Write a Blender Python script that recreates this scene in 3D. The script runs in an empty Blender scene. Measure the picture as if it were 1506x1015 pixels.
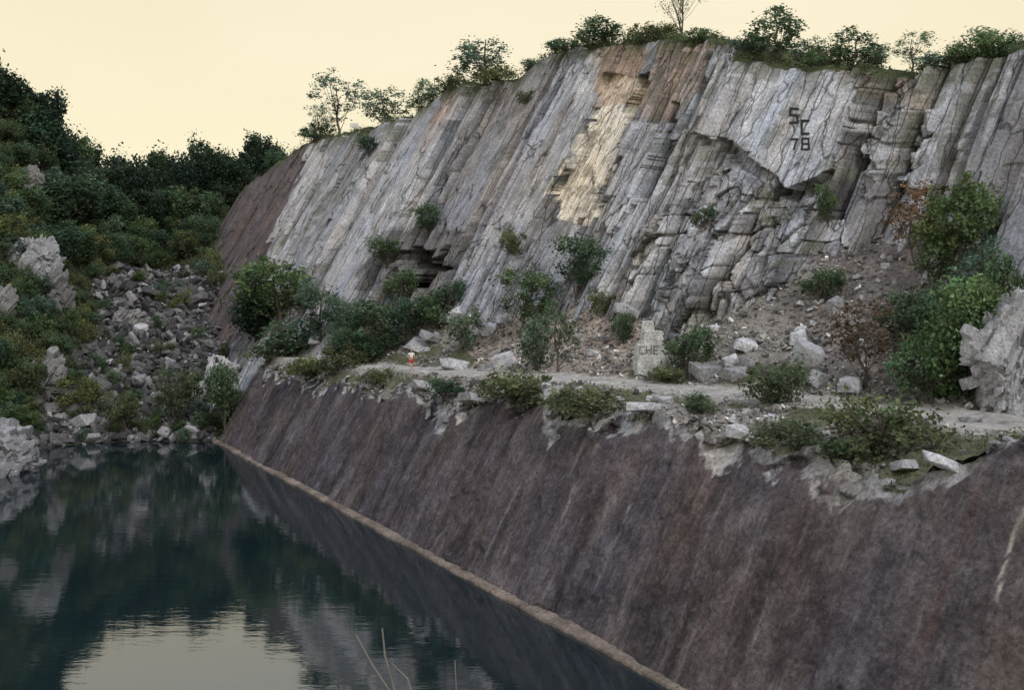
import bpy, bmesh, math, random
import numpy as np
from mathutils import Vector, Matrix
random.seed(7); rng=np.random.default_rng(7)
C=bpy.context.scene.collection
scene=bpy.context.scene
F=1500.0; CX=753.0; HR=430.0; CZ=17.0
C0=np.array([-33.6,115.9,0.0]); S=np.array([.491,-.871,0.0]); NH=np.array([.871,.491,0.0])
UP=np.array([0.871*.5,.491*.5,.866])
def at(px,row,D): return np.array([(px-CX)/F*D, D, CZ-(row-HR)/F*D])
def proj(P): return CX+F*P[...,0]/P[...,1], HR+F*(CZ-P[...,2])/P[...,1]
# ---------------- noise ----------------
def hsh(ix,iy,seed=0):
    n=(np.asarray(ix,dtype=np.int64)*374761393+np.asarray(iy,dtype=np.int64)*668265263+seed*974711)&0xffffffff
    n=((n^(n>>13))*1274126177)&0xffffffff
    return ((n^(n>>16))&0xffffff)/float(0x1000000)
def vn(x,y,seed=0):
    ix=np.floor(x); iy=np.floor(y); fx=x-ix; fy=y-iy
    fx=fx*fx*(3-2*fx); fy=fy*fy*(3-2*fy)
    a=hsh(ix,iy,seed); b=hsh(ix+1,iy,seed); c=hsh(ix,iy+1,seed); d=hsh(ix+1,iy+1,seed)
    return (a*(1-fx)+b*fx)*(1-fy)+(c*(1-fx)+d*fx)*fy
def fbm(x,y,seed=0,o=4):
    s=0;a=.5;t=0
    for k in range(o):
        s=s+a*vn(x,y,seed+k*17); t+=a; a*=.5; x=x*2.03+5.1; y=y*2.03+1.7
    return s/t
def blocks(t,v,wt,wv,seed,wig=.5):
    tt=t/wt+wig*(fbm(v/6,t/(wt*3),seed+3,3)-.5)*2/wt+.8*vn(t/wt*.6,t*0,seed+9)
    i=np.floor(tt)
    hi=hsh(i,i*0,seed)
    j=np.floor(v/(wv*(.5+hi))+hi*10+.35*vn(t*1.3,v*.8,seed+4)+ (tt-i)*(hi-.5)*.8)
    return hsh(i,j,seed+1), i, j
def voro(x,y,seed):
    ix=np.floor(x); iy=np.floor(y); d1=np.full(x.shape,9.); d2=np.full(x.shape,9.); hid=np.zeros(x.shape); lx=np.zeros(x.shape); ly=np.zeros(x.shape)
    for a in (-1,0,1):
        for b in (-1,0,1):
            cx=ix+a; cy=iy+b; qx=cx+hsh(cx,cy,seed); qy=cy+hsh(cx,cy,seed+1); d=np.hypot(x-qx,y-qy); n=d<d1
            d2=np.where(n,d1,np.minimum(d2,d)); hid=np.where(n,hsh(cx,cy,seed+2),hid); lx=np.where(n,x-qx,lx); ly=np.where(n,y-qy,ly); d1=np.where(n,d,d1)
    return hid,d2-d1,lx,ly
def inpoly(x,y,poly):
    r=np.zeros(x.shape,bool); n=len(poly)
    for k in range(n):
        x1,y1=poly[k]; x2,y2=poly[(k+1)%n]
        if y1==y2: continue
        c=((y1>y)!=(y2>y))&(x<(x2-x1)*(y-y1)/(y2-y1)+x1)
        r^=c
    return r
# ---------------- mesh helpers ----------------
def mesh_np(name,V,Fa,col=None,tv=None,smooth=False):
    V=np.asarray(V,dtype=np.float32).reshape(-1,3); Fa=np.asarray(Fa,dtype=np.int32)
    k=Fa.shape[1]; m=bpy.data.meshes.new(name)
    m.vertices.add(len(V)); m.vertices.foreach_set('co',V.ravel())
    m.loops.add(Fa.size); m.loops.foreach_set('vertex_index',Fa.ravel())
    m.polygons.add(len(Fa)); m.polygons.foreach_set('loop_start',np.arange(0,Fa.size,k,dtype=np.int32))
    m.polygons.foreach_set('loop_total',np.full(len(Fa),k,dtype=np.int32))
    if smooth: m.polygons.foreach_set('use_smooth',np.ones(len(Fa),dtype=bool))
    m.update(calc_edges=True)
    if col is not None:
        a=m.attributes.new('col','FLOAT_COLOR','POINT')
        c=np.ones((len(V),4),dtype=np.float32); c[:,:3]=np.asarray(col).reshape(-1,3); a.data.foreach_set('color',c.ravel())
    if tv is not None:
        a=m.attributes.new('tv','FLOAT_VECTOR','POINT'); a.data.foreach_set('vector',np.asarray(tv,dtype=np.float32).ravel())
    return m
def grid_faces(n,m):
    i=np.arange(n-1)[:,None]; j=np.arange(m-1)[None,:]
    a=(i*m+j).ravel(); return np.stack([a,a+m,a+m+1,a+1],1)
def link(name,me,mat,parent=None,**kw):
    o=bpy.data.objects.new(name,me); C.objects.link(o)
    if mat is not None and me is not None and len(me.materials)==0: me.materials.append(mat)
    if parent is not None: o.parent=parent
    for k,v in kw.items(): o[k]=v
    return o
def empty(name,loc,label,cat,group=None):
    o=bpy.data.objects.new(name,None); C.objects.link(o); o.location=loc; o['label']=label; o['category']=cat
    if group: o['group']=group
    return o
# ---------------- materials ----------------
def nodes(name):
    m=bpy.data.materials.new(name); m.use_nodes=True; nt=m.node_tree; nt.nodes.clear()
    out=nt.nodes.new('ShaderNodeOutputMaterial'); b=nt.nodes.new('ShaderNodeBsdfPrincipled')
    nt.links.new(b.outputs[0],out.inputs[0]); return m,nt,b
def N(nt,t,**kw):
    n=nt.nodes.new(t)
    for k,v in kw.items(): setattr(n,k,v)
    return n
def mul(nt,a,b,fac=1.0,mode='MULTIPLY'):
    n=N(nt,'ShaderNodeMixRGB',blend_type=mode); n.inputs[0].default_value=fac
    for i,s in ((1,a),(2,b)):
        if hasattr(s,'links'): nt.links.new(s,n.inputs[i])
        else: n.inputs[i].default_value=s
    return n.outputs[0]
def noise(nt,vec,scale,detail=6,rough=.6,mp=None):
    n=N(nt,'ShaderNodeTexNoise'); n.inputs['Scale'].default_value=scale; n.inputs['Detail'].default_value=detail; n.inputs['Roughness'].default_value=rough
    if mp is not None:
        q=N(nt,'ShaderNodeMapping'); q.inputs['Scale'].default_value=mp; nt.links.new(vec,q.inputs[0]); vec=q.outputs[0]
    nt.links.new(vec,n.inputs['Vector']); return n.outputs['Fac']
def ramp(nt,fac,stops):
    r=N(nt,'ShaderNodeValToRGB'); e=r.color_ramp.elements
    while len(e)<len(stops): e.new(.5)
    for k,(p,c) in enumerate(stops):
        e[k].position=p; e[k].color=(c,c,c,1) if not isinstance(c,tuple) else (*c,1)
    nt.links.new(fac,r.inputs[0]); return r.outputs[0]
def rock_mat(name,streak=1.0,bump=.6,crack=True,color=None,fine=1.0,mott=0,n4s=(5.0,.3,1),scr=0,fs=None):
    m,nt,b=nodes(name)
    if fs is None: fs=streak
    geo=N(nt,'ShaderNodeNewGeometry').outputs['Position']
    if color is None:
        a=N(nt,'ShaderNodeAttribute',attribute_name='col'); base=a.outputs['Color']
    else:
        oi=N(nt,'ShaderNodeObjectInfo'); base=mul(nt,(*color,1),ramp(nt,oi.outputs['Random'],[(0,.6),(1,1.25)]))
    n2=noise(nt,geo,.55*fine,8,.65); n3=noise(nt,geo,4.5*fine,7,.8)
    c=mul(nt,base,ramp(nt,n2,[(.3,.66),(.7,1.32)]))
    c=mul(nt,c,ramp(nt,n3,[(.34,.48),(.5,1.0),(.66,1.6)]))
    h=n3
    if mott:
        n5=noise(nt,geo,1.3,9,.85); c=mul(nt,c,ramp(nt,n5,[(.5,(0,0,0)),(.66,(.19,.175,.18))]),mott,'ADD')
    if streak>0:
        tv=N(nt,'ShaderNodeAttribute',attribute_name='tv').outputs['Vector']
        n1=noise(nt,tv,1.0,6,.6,(1.1,.1,1)); n4=noise(nt,tv,1.0,4,.6,n4s)
        c=mul(nt,c,ramp(nt,n1,[(.3,.5),(.5,1.0),(.7,1.45)]),streak)
        c=mul(nt,c,ramp(nt,n4,[(.33,.6),(.5,.95),(.67,1.35)]),fs)
        if scr:
            n6=noise(nt,tv,1.0,7,.75,(1.6,.2,1)); c=mul(nt,c,ramp(nt,n6,[(.55,(0,0,0)),(.68,(.17,.155,.16))]),scr,'ADD')
        tn=noise(nt,tv,1.0,3,.5,(.25,.08,1))
        c=mul(nt,c,ramp(nt,tn,[(.35,(1.07,1.0,.94)),(.65,(.94,.98,1.07))]))
        if crack:
            mp=N(nt,'ShaderNodeMapping'); mp.inputs['Scale'].default_value=(.8,.13,1); nt.links.new(tv,mp.inputs[0])
            w=N(nt,'ShaderNodeVectorMath',operation='MULTIPLY_ADD')
            nc=N(nt,'ShaderNodeTexNoise'); nc.inputs['Scale'].default_value=.6; nt.links.new(tv,nc.inputs['Vector'])
            nt.links.new(nc.outputs['Color'],w.inputs[0]); w.inputs[1].default_value=(.5,.5,.5); nt.links.new(mp.outputs[0],w.inputs[2])
            vo=N(nt,'ShaderNodeTexVoronoi',feature='DISTANCE_TO_EDGE'); vo.inputs['Scale'].default_value=.75; nt.links.new(w.outputs[0],vo.inputs['Vector'])
            cr=ramp(nt,vo.outputs['Distance'],[(0,.08),(.03,1.0)])
            c=mul(nt,c,cr,.85)
            hm=N(nt,'ShaderNodeMath',operation='MULTIPLY'); nt.links.new(n3,hm.inputs[0]); nt.links.new(cr,hm.inputs[1]); h=hm.outputs[0]
    nt.links.new(c,b.inputs['Base Color']); b.inputs['Roughness'].default_value=.92
    b.inputs['Specular IOR Level'].default_value=.2
    bu=N(nt,'ShaderNodeBump'); bu.inputs['Strength'].default_value=bump; bu.inputs['Distance'].default_value=.25
    nt.links.new(h,bu.inputs['Height']); nt.links.new(bu.outputs[0],b.inputs['Normal'])
    return m
M_cliff=rock_mat('cliff_rock',.35,.75)
M_wall=rock_mat('wall_rock',.6,.85,False,mott=.6,n4s=(4.0,.3,1),scr=.6,fs=.25)
M_ground=rock_mat('ground_soil',0,.8)
M_bould=rock_mat('boulder_rock',0,.6,color=(.48,.48,.51))
M_bould2=rock_mat('boulder_dark',0,.6,color=(.16,.155,.16))
M_scree=rock_mat('scree_rock',0,.4)
M_paleo=rock_mat('outcrop_rock',0,.7,color=(.48,.48,.51),fine=1.6)
M_pale3=rock_mat('pillar_rock',0,.9,color=(.72,.71,.7),fine=1.8)
M_paleo2=rock_mat('outcrop_dim',0,.7,color=(.24,.235,.24),fine=1.6)
def flat_mat(name,c,rough=.8):
    m,nt,b=nodes(name); g=N(nt,'ShaderNodeNewGeometry').outputs['Position']
    n=noise(nt,g,9,4); nt.links.new(mul(nt,(*c,1),ramp(nt,n,[(.3,.8),(.7,1.15)])),b.inputs['Base Color']); b.inputs['Roughness'].default_value=rough
    return m
M_black=flat_mat('black_paint',(.012,.012,.014)); M_grey=flat_mat('faded_paint',(.19,.19,.19)); M_bark=flat_mat('bark',(.085,.07,.06)); M_palebark=flat_mat('dull_bark',(.2,.18,.16))
M_skin=flat_mat('skin',(.45,.27,.19)); M_white=flat_mat('white_cloth',(.8,.76,.72)); M_red=flat_mat('red_cloth',(.65,.03,.03)); M_hair=flat_mat('hair',(.03,.02,.015)); M_wpaint=flat_mat('white_paint',(.75,.74,.7))
def leaf_mat(name,c):
    m,nt,b=nodes(name)
    a=N(nt,'ShaderNodeAttribute',attribute_name='col').outputs['Color']
    oi=N(nt,'ShaderNodeObjectInfo').outputs['Random']
    x=mul(nt,a,(*c,1)); x=mul(nt,x,ramp(nt,oi,[(0,(.7,.8,.9)),(.5,(1,1,1)),(1,(1.22,1.16,.95))]))
    nt.links.new(x,b.inputs['Base Color']); b.inputs['Roughness'].default_value=.75
    b.inputs['Specular IOR Level'].default_value=.15
    tr=N(nt,'ShaderNodeBsdfTranslucent'); nt.links.new(x,tr.inputs[0]); mx=N(nt,'ShaderNodeMixShader'); mx.inputs[0].default_value=.42
    nt.links.new(b.outputs[0],mx.inputs[1]); nt.links.new(tr.outputs[0],mx.inputs[2])
    nt.links.new(mx.outputs[0],[n for n in nt.nodes if n.type=='OUTPUT_MATERIAL'][0].inputs[0])
    return m
L_dark=leaf_mat('leaf_dark',(.05,.08,.055)); L_mid=leaf_mat('leaf_mid',(.12,.18,.095)); L_olive=leaf_mat('leaf_olive',(.15,.18,.09))
L_bright=leaf_mat('leaf_bright',(.16,.25,.115)); L_red=leaf_mat('leaf_russet',(.22,.15,.1)); L_grass=leaf_mat('leaf_grass',(.17,.195,.1)); L_blue=leaf_mat('leaf_bluish',(.13,.195,.14)); L_deep=leaf_mat('leaf_deep',(.085,.135,.08))  # the last one is a green between the dark and mid leaf tones
# ---------------- curves of the site ----------------
def cbh(t): return np.interp(t,[-60,-6,20,37,54.5,60,64,67,70,72.5,74.5,80,84,100,130],[-4,.7,6.2,9,11,12.3,14.0,16.2,18.5,19,16.3,15.5,15,13,11])
SKY=np.array([(250,640),(325,440),(326,360),(345,290),(370,268),(440,215),(480,202),(550,190),(600,165),(640,142),(690,124),(740,120),(800,87),(850,70),(900,72),(940,62),(1040,64),(1075,66),(1110,90),(1180,101),(1210,98),(1290,108),(1340,112),(1400,98),(1440,92),(1506,78),(1800,40)],float)
WTOP=np.array([(250,600),(318,560),(350,528),(390,538),(430,548),(480,556),(520,563),(560,566),(600,566),(640,582),(670,595),(700,590),(740,578),(790,584),(830,604),(875,618),(935,590),(975,596),(1010,614),(1050,632),(1090,647),(1180,660),(1240,682),(1300,692),(1375,704),(1420,684),(1455,668),(1506,655),(1900,560)],float)
def surf(t,v,bh): return C0+t[...,None]*S+v[...,None]*UP+bh[...,None]*NH
def vtop_for(t,bhf,curve,vlo,vhi,n=700):
    vs=np.linspace(vlo,vhi,n); T,V=np.meshgrid(t,vs,indexing='ij'); P=surf(T,V,np.broadcast_to(bhf(t)[:,None],T.shape))
    ok=P[...,1]>3; px,row=proj(np.where(ok[...,None],P,np.array([0,1e3,0.]))); lim=np.interp(px,curve[:,0],curve[:,1])
    below=~((row<lim)&ok); idx=n-1-below[:,::-1].argmax(1)
    idx=np.where(below.any(1),idx,n-1)
    return vs[idx]
# ---------------- lower wall ----------------
tw=np.arange(-9,124,.13); 
def wbh(t): return np.where(t<0,-t*1.1,0.0)
vtw=vtop_for(tw,wbh,WTOP,6,22); vtw=np.where(tw<1.0,np.interp(1.2,tw,vtw),vtw); vtw=np.where(tw>104,np.interp(104,tw,vtw),vtw)
vtw=vtw+ (fbm(tw*.9,tw*0,41,4)-.5)*1.4+(np.floor(vn(tw*1.1,tw*0,5)*4)/4-.5)*1.0
nw=125; s=np.linspace(0,1,nw)
T=np.repeat(tw[:,None],nw,1); V=-3+(vtw[:,None]+3)*s[None,:]
depth=(fbm(T*.12,V*.08,3)-.5)*.7+(fbm(T*1.4,V*1.0,8,4)-.5)*.28+(fbm(T*2.2,V*.2,9,3)-.5)*.05
b1,_,_=blocks(T,V,3.2,5,21,.9); depth+=np.where(b1>.74,.09,0)
b2,_,_=blocks(T,V,1.1,3.0,22,.5); depth+=np.where(b2>.8,.06,0)
thick=.7+1.7*vn(T*.4,T*0,27)**2
topk=np.clip((V-(vtw[:,None]-thick))/thick,0,1)
b3,_,_=blocks(T,V,.9,.7,25,.6); depth+=np.minimum(topk*3,1)*(b3-.15)*.95
P=surf(T,V,wbh(T)+depth)
base=np.array([.088,.074,.084]); 
mixn=fbm(T*.12,V*.18,55,4)
col=base*(0.65+.8*mixn[...,None])
br=np.clip((fbm(T*.45,V*.25,57,6)-.52)*6,0,1); col=col*(1-.5*br[...,None])+np.array([.205,.185,.19])*.5*br[...,None]
bw=np.clip((fbm(T*.3,V*.15,62,5)-.5)*5,0,1); col=col*(1-.4*bw[...,None])+np.array([.13,.1,.09])*.4*bw[...,None]
dk=np.clip((fbm(T*.6,V*.09,58,5)-.55)*6,0,1); col=col*(1-.4*dk[...,None])
right=np.clip((T-72)/22,0,1)*np.clip((fbm(T*.3,V*.2,59,5)-.35)*3,0,1); col=col*(1-.5*right[...,None])+np.array([.19,.16,.14])*.5*right[...,None]
tk=((topk>.02)*(fbm(T*.9,V*.9,66)>.42)*.92)[...,None]; col=col*(1-tk)+np.array([.54,.53,.53])*tk*(.4+.8*b3[...,None])
for tp,wd,c,va,vb in ((95.3,.06,(.6,.57,.5),7.5,12.6),(93.4,.2,(.13,.09,.085),5,12),(86,.08,(.24,.22,.22),1,5),(74.5,.07,(.24,.22,.22),2,7),(64,.07,(.24,.22,.22),1,6),(69.5,.06,(.22,.2,.2),3,8),(81,.06,(.22,.2,.2),4,9)):
    k=np.exp(-((T-tp-.25*(vn(V*1.5,V*0,int(tp))-.5))/wd)**2)*((V>va)&(V<vb))*(vn(V*2.2,T*0,int(tp)+3)>.22)
    col=col*(1-k[...,None])+np.array(c)*k[...,None]
me=mesh_np('lower_rock_wall',P,grid_faces(len(tw),nw),col,np.stack([T,V,T*0],-1),False)
lw=link('lower_rock_wall',me,M_wall,kind='structure',label='long dark purplish rock wall sloping into the water',category='rock wall')
tl=np.arange(-1,112,.2); prof=[(-.42,-.6),(-.40,.08),(-.36,.16),(-.05,.2),(.6,.24)]
Lp=np.zeros((len(tl),len(prof),3)); 
for k,(q,z) in enumerate(prof):
    dq=(fbm(tl*.5,tl*0+.3*k,71)-.5)*.3; dz=(fbm(tl*1.3,tl*0+k,72)-.5)*.08
    Lp[:,k]=C0+tl[:,None]*S+(q+dq)[:,None]*NH+np.stack([tl*0,tl*0,z+(dz if k>0 else dz*0)],1)
lc=np.broadcast_to(np.array([.21,.17,.145]),Lp.shape)*(.5+1.0*fbm(tl*.9,tl*0,73)[:,None,None])
link('waterline_ledge',mesh_np('waterline_ledge',Lp,grid_faces(len(tl),len(prof)),lc),M_scree,kind='structure',label='pale tan stone ledge along the waterline',category='ledge')
# ---------------- cliff ----------------
tc=np.concatenate([np.arange(-52,-8,.2),np.arange(-8,100,.1),np.arange(100,126,.3)])
vtc=vtop_for(tc,cbh,SKY,6,75,1500)
vtc=np.minimum(vtc,60)
vtc=np.convolve(np.pad(vtc,6,'edge'),np.ones(13)/13,'valid')
vtc=vtc+(fbm(tc*.5,tc*0,31,4)-.5)*1.8
nc=350; s=np.linspace(0,1,nc); T0=np.repeat(tc[:,None],nc,1); V=5+(vtc[:,None]-5)*s[None,:]
wob=(fbm(V*.07,T0*.03,91,3)-.5)*1.5
T=T0-wob          # the mesh columns follow the bedding joints
P0=surf(T,V,cbh(T)); px,row=proj(P0)
wx=px+ (fbm(T*.6,V*.5,81,4)-.5)*26; wy=row+(fbm(T*.6,V*.5,82,4)-.5)*26
def wob_(k_): return px+(wx-px)*k_,row+(wy-row)*k_
def pix2t(x,y):
    d=(px-x)**2+(row-y)**2; return T0.ravel()[d.argmin()]
slab=inpoly(*wob_(.3),[(1115,90),(1205,98),(1240,110),(1270,130),(1262,195),(1240,250),(1165,278),(1105,234),(1102,160)])
blk3=inpoly(*wob_(.4),[(1262,150),(1345,185),(1340,268),(1308,258),(1252,205)])
brk=[pix2t(*p) for p in ((400,380),(425,380),(480,330),(500,330),(590,330),(618,330),(700,330),(716,330),(745,330),(792,330))]
ex=[]; x=44.
while x<74: ex.append(x); x+=random.choice([random.uniform(.8,1.4),random.uniform(1.6,3.6)])
x=75.
while x<125: ex.append(x); x+=random.uniform(2.5,6)
x=-50.
while x<-8: ex.append(x); x+=random.uniform(3,7)
B=np.array(sorted([-60]+brk+ex))
tw_=T0
si=np.clip(np.searchsorted(B,tw_)-1,0,len(B)-2); f=tw_-B[si]; g=B[si+1]-tw_
mid=(B[:-1]+B[1:])/2
bh=cbh(mid)[si]+(hsh(si,si*0,77)-.5)*np.where(T0>75,.6,np.where(T0>42,1.9,.5))
bh=np.where(T0<42,bh*.9+cbh(T0)*.1,bh)
rough=np.interp(T0,[-52,-10,0,38,42,64,73,74.5,125],[.02,.02,.02,.02,.75,.75,.8,.05,.05])
for b_ in brk:
    rough=np.maximum(rough,.9*np.exp(-((T0-b_-.5)/.6)**4))
rough=np.maximum(rough,.6*inpoly(wx,wy,[(540,480),(565,370),(640,330),(690,350),(790,340),(780,520)]))
broad=(hsh(si,si*0,83)>.5)&(T0>44)&(T0<73)&(row<400); rough=np.where(broad,rough*.15,rough)
b2s=[-60.]
while b2s[-1]<126:
    b2s.append(b2s[-1]+(random.choice([.3,.4,.5,.7,1.0,1.4]) if b2s[-1]>38 else random.uniform(.5,1.2)))
B2=np.array(b2s); s2=np.clip(np.searchsorted(B2,T0+.001)-1,0,len(B2)-2); w2_=(B2[s2+1]-B2[s2]); f2=(T0-B2[s2])/w2_
h2=hsh(s2,s2*0,94); jq=V/(4.5+10*h2)+h2*9+f2*(h2-.5)*1.4+.1*vn(T0*1.5,V,95); j2=np.floor(jq); hj=hsh(s2,j2,96); jf=jq-j2
b1,i1,j1=blocks(T0,V,3.0,14,11,0); b3,i3,j3=blocks(T0,V,.42,5,13,0)
rel=rough*((b1-.5)*.4+(h2-.5)*1.4+(hj-.5)*.65+f2*(h2-.5)*.8+(b3-.5)*.16)
crossj=(np.minimum(jf,1-jf)*(4.5+10*h2)<.1)*(rough>.4); rel+=crossj*.18
grv=(f2*w2_<.15)*(vn(V*.2,s2*3.3,97)>.3)
rel+=grv*.9*rough
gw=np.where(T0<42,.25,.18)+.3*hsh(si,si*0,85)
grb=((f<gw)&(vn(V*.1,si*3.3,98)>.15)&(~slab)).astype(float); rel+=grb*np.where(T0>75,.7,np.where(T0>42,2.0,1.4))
rel+=(fbm(T*.15,V*.1,15,3)-.5)*.5*(.2+rough*.6)+(fbm(T*2,V*1.0,16,4)-.5)*.16*(.1+rough)
fl1,_,_=blocks(T0,V,4.5,9,31,0); rel+=np.where((T0<42)|(T0>75),(fl1>.6)*.16,0)
vx=T*.55+V*.18; vy=V*.38-T*.12; c1,e1,lx,ly=voro(vx+fbm(T,V,210,3)*.3,vy,211); c2,e2,lx2,ly2=voro(vx*2.6,vy*2.6,214)
bp=[(960,320),(1060,245),(1150,300),(1240,300),(1260,380),(1200,470),(1100,500),(960,490),(930,400)]
bp2=[(1255,108),(1350,112),(1375,200),(1350,300),(1275,290),(1262,215),(1275,140)]
bm_=inpoly(wx,wy,bp)|inpoly(wx,wy,bp2)
frac=(c1-.5)*1.5+lx*(c1-.5)*1.5+ly*(hsh(c1*997,c1*0,5)-.5)*1.6+(c2-.5)*.45+np.where(e1<.05,.45,0)
rel=np.where(bm_,rel*.45+frac*.85,rel)
bh=bh+rel
def off(poly,d,k_=1.0):
    global bh
    k=inpoly(*wob_(k_),poly); bh=np.where(k,bh+d,bh); return k
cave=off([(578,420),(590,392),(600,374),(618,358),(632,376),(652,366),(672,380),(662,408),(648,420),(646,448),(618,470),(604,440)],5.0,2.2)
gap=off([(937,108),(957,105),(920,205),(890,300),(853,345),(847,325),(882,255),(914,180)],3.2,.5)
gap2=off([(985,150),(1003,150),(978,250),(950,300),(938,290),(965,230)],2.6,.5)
cr_poly=[(888,105),(930,112),(906,225),(864,322),(826,318),(815,282),(858,225)]
cr_poly2=[(876,110),(944,110),(918,225),(874,335),(808,318),(802,282),(845,225)]
creamk=inpoly(*wob_(.5),cr_poly); creamw=inpoly(*wob_(.6),cr_poly2)&(hj>.6)
bh=np.where(creamk,9.4+(hj-.5)*.3+(h2-.5)*.3,bh)
blk2=off([(1050,72),(1118,90),(1104,150),(1106,225),(1080,208),(1035,196)],-.9,.4)
bh=np.where(slab,np.interp(T,[50,66],[10.0,13.7])+(fbm(T*.3,V*.2,203,3)-.5)*.15,bh)
bh=np.where(blk3,bh-.5,bh)
under=off([(1140,282),(1240,252),(1262,225),(1272,240),(1235,278),(1160,298)],.6,.5)
grayb=off([(925,175),(965,185),(975,215),(945,300),(905,345),(895,325),(925,250)],-.6,.4)
ledge=off([(1018,196),(1035,196),(1108,236),(1165,280),(1155,296),(1090,252)],1.0,.4)
bul=np.exp(-(((px-1070)/110)**2+((row-400)/90)**2)); bh-=bul*1.8
P=surf(T,V,bh)
g1=fbm(T*.25,V*.12,101,4); g2=hsh(si,si*0,103)
col=np.array([.39,.392,.418])*(.5+.5*g1[...,None]+.45*g2[...,None])
col*= (1+(h2-.5)*.45*(.02+rough)+(hj-.5)*.4*rough)[...,None]
pale=np.clip((fbm(T*.5,V*.2,105,4)-.45)*4,0,1)*np.interp(T,[30,44,73,76],[.15,.85,.8,.2])
col=col*(1-.6*pale[...,None])+np.array([.76,.765,.795])*.6*pale[...,None]
def tint(k,c,a):
    global col
    k=(np.asarray(k)*a)[...,None]; col=col*(1-k)+np.array(c)*k
tint(b3>.8,(.78,.785,.81),.35*np.clip(rough,0,1))
tint(bm_&(c1>.5),(.7,.705,.73),.5); tint(bm_&(e1<.06),(.08,.075,.075),.8)
tint((fl1>.6)&(T0<42),(.27,.27,.285),.25)
tint(inpoly(wx,wy,[(300,520),(300,350),(340,262),(452,205),(445,250),(405,350),(350,500)]),(.13,.098,.1),.88)
tint(inpoly(wx,wy,[(452,210),(480,200),(470,260),(400,430),(350,480),(375,400),(430,280)]),(.66,.655,.68),.6)
tint(inpoly(wx,wy,[(555,240),(625,225),(565,370),(500,440),(460,430)]),(.54,.54,.575),.7)
tint(inpoly(wx,wy,[(690,125),(845,75),(740,320),(620,430),(600,400)]),(.29,.272,.28),.55)
tint(inpoly(wx,wy,[(640,165),(668,125),(690,120),(682,150),(655,190),(640,225),(632,215)]),(.42,.25,.16),.8*fbm(T*.8,V*.5,207))
tint(inpoly(wx,wy,[(862,62),(945,60),(935,110),(915,150),(875,140)]),(.5,.32,.2),.65)
tint(inpoly(wx,wy,[(960,60),(1050,60),(1030,120),(985,190),(945,170),(965,110)]),(.47,.33,.24),.5)
tint(inpoly(wx,wy,[(1190,96),(1340,104),(1360,160),(1290,150),(1200,122)]),(.42,.32,.26),.5)
tint(inpoly(wx,wy,[(535,470),(550,350),(640,320),(690,350),(660,440),(610,480)]),(.14,.13,.13),.6)
tint(inpoly(wx,wy,[(855,66),(880,70),(858,220),(810,290),(822,230),(845,150)]),(.64,.62,.59),.6)
tint(grayb,(.66,.66,.69),.7); tint(slab,(.55,.56,.6),.9); tint(blk2|blk3,(.6,.605,.64),.6)
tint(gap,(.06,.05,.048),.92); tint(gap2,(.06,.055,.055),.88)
tint(T0>74.6,(.31,.31,.335),.6)
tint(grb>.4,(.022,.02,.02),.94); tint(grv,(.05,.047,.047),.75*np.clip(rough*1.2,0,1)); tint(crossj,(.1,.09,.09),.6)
stain=np.clip((fbm(T*.6,V*.06,115,4)-.52)*5,0,1)*np.clip(1-(vtc[:,None]-V)/22,0,1)*(~slab); tint(stain,(.17,.14,.13),.45)
tint(creamk|creamw,(1.0,.92,.78),.97*(.8+.2*fbm(T*.8,V*.5,208)))
tint(creamk&grv,(.3,.24,.2),.6)
tint((creamk|creamw)&(row<138+30*fbm(T,V,209)),(.72,.5,.32),.6)
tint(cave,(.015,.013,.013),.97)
crest=np.clip(1-(vtc[:,None]-V)/(1.6+2.6*fbm(T*.2,T*0,111)),0,1)*(fbm(T*.7,V*.7,112)>.45)
tint(crest,(.1,.115,.06),np.interp(T,[0,10,40,60,125],[.9,.9,.8,.6,.7]))
moss=(fbm(T*.22,V*.22,113,4)>.6)&(fbm(T*1.5,V*1.2,114,3)>.5); tint(moss,(.12,.13,.08),.45)
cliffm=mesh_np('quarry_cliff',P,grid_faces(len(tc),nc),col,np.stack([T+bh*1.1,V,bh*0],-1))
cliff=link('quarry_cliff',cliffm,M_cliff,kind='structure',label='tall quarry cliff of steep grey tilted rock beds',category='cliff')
top=P[:,-1].copy(); toppx,toprow=proj(top)
offs_=[0,.5,1.4,3,6,12,25,60,140]; dz=[0,.25,.35,.3,.1,-.3,-1,-2,-4]
Q=np.stack([top+NH*o+np.array([0,0,z]) for o,z in zip(offs_,dz)],1)
qt=np.repeat(tc[:,None],len(offs_),1)
Q[...,2]+= (fbm(qt*.5,np.array(offs_)[None,:]*.4+qt*0,121)-.5)*1.0*(np.array(offs_)[None,:]>0)
pc=np.broadcast_to(np.array([.085,.1,.05]),Q.shape)*(.7+.6*fbm(qt*.6,qt*0+3,122)[...,None])
link('plateau_ground',mesh_np('plateau_ground',Q,grid_faces(len(tc),len(offs_)),pc),M_ground,kind='structure',label='grassy ground on top of the cliff',category='ground')
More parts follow.
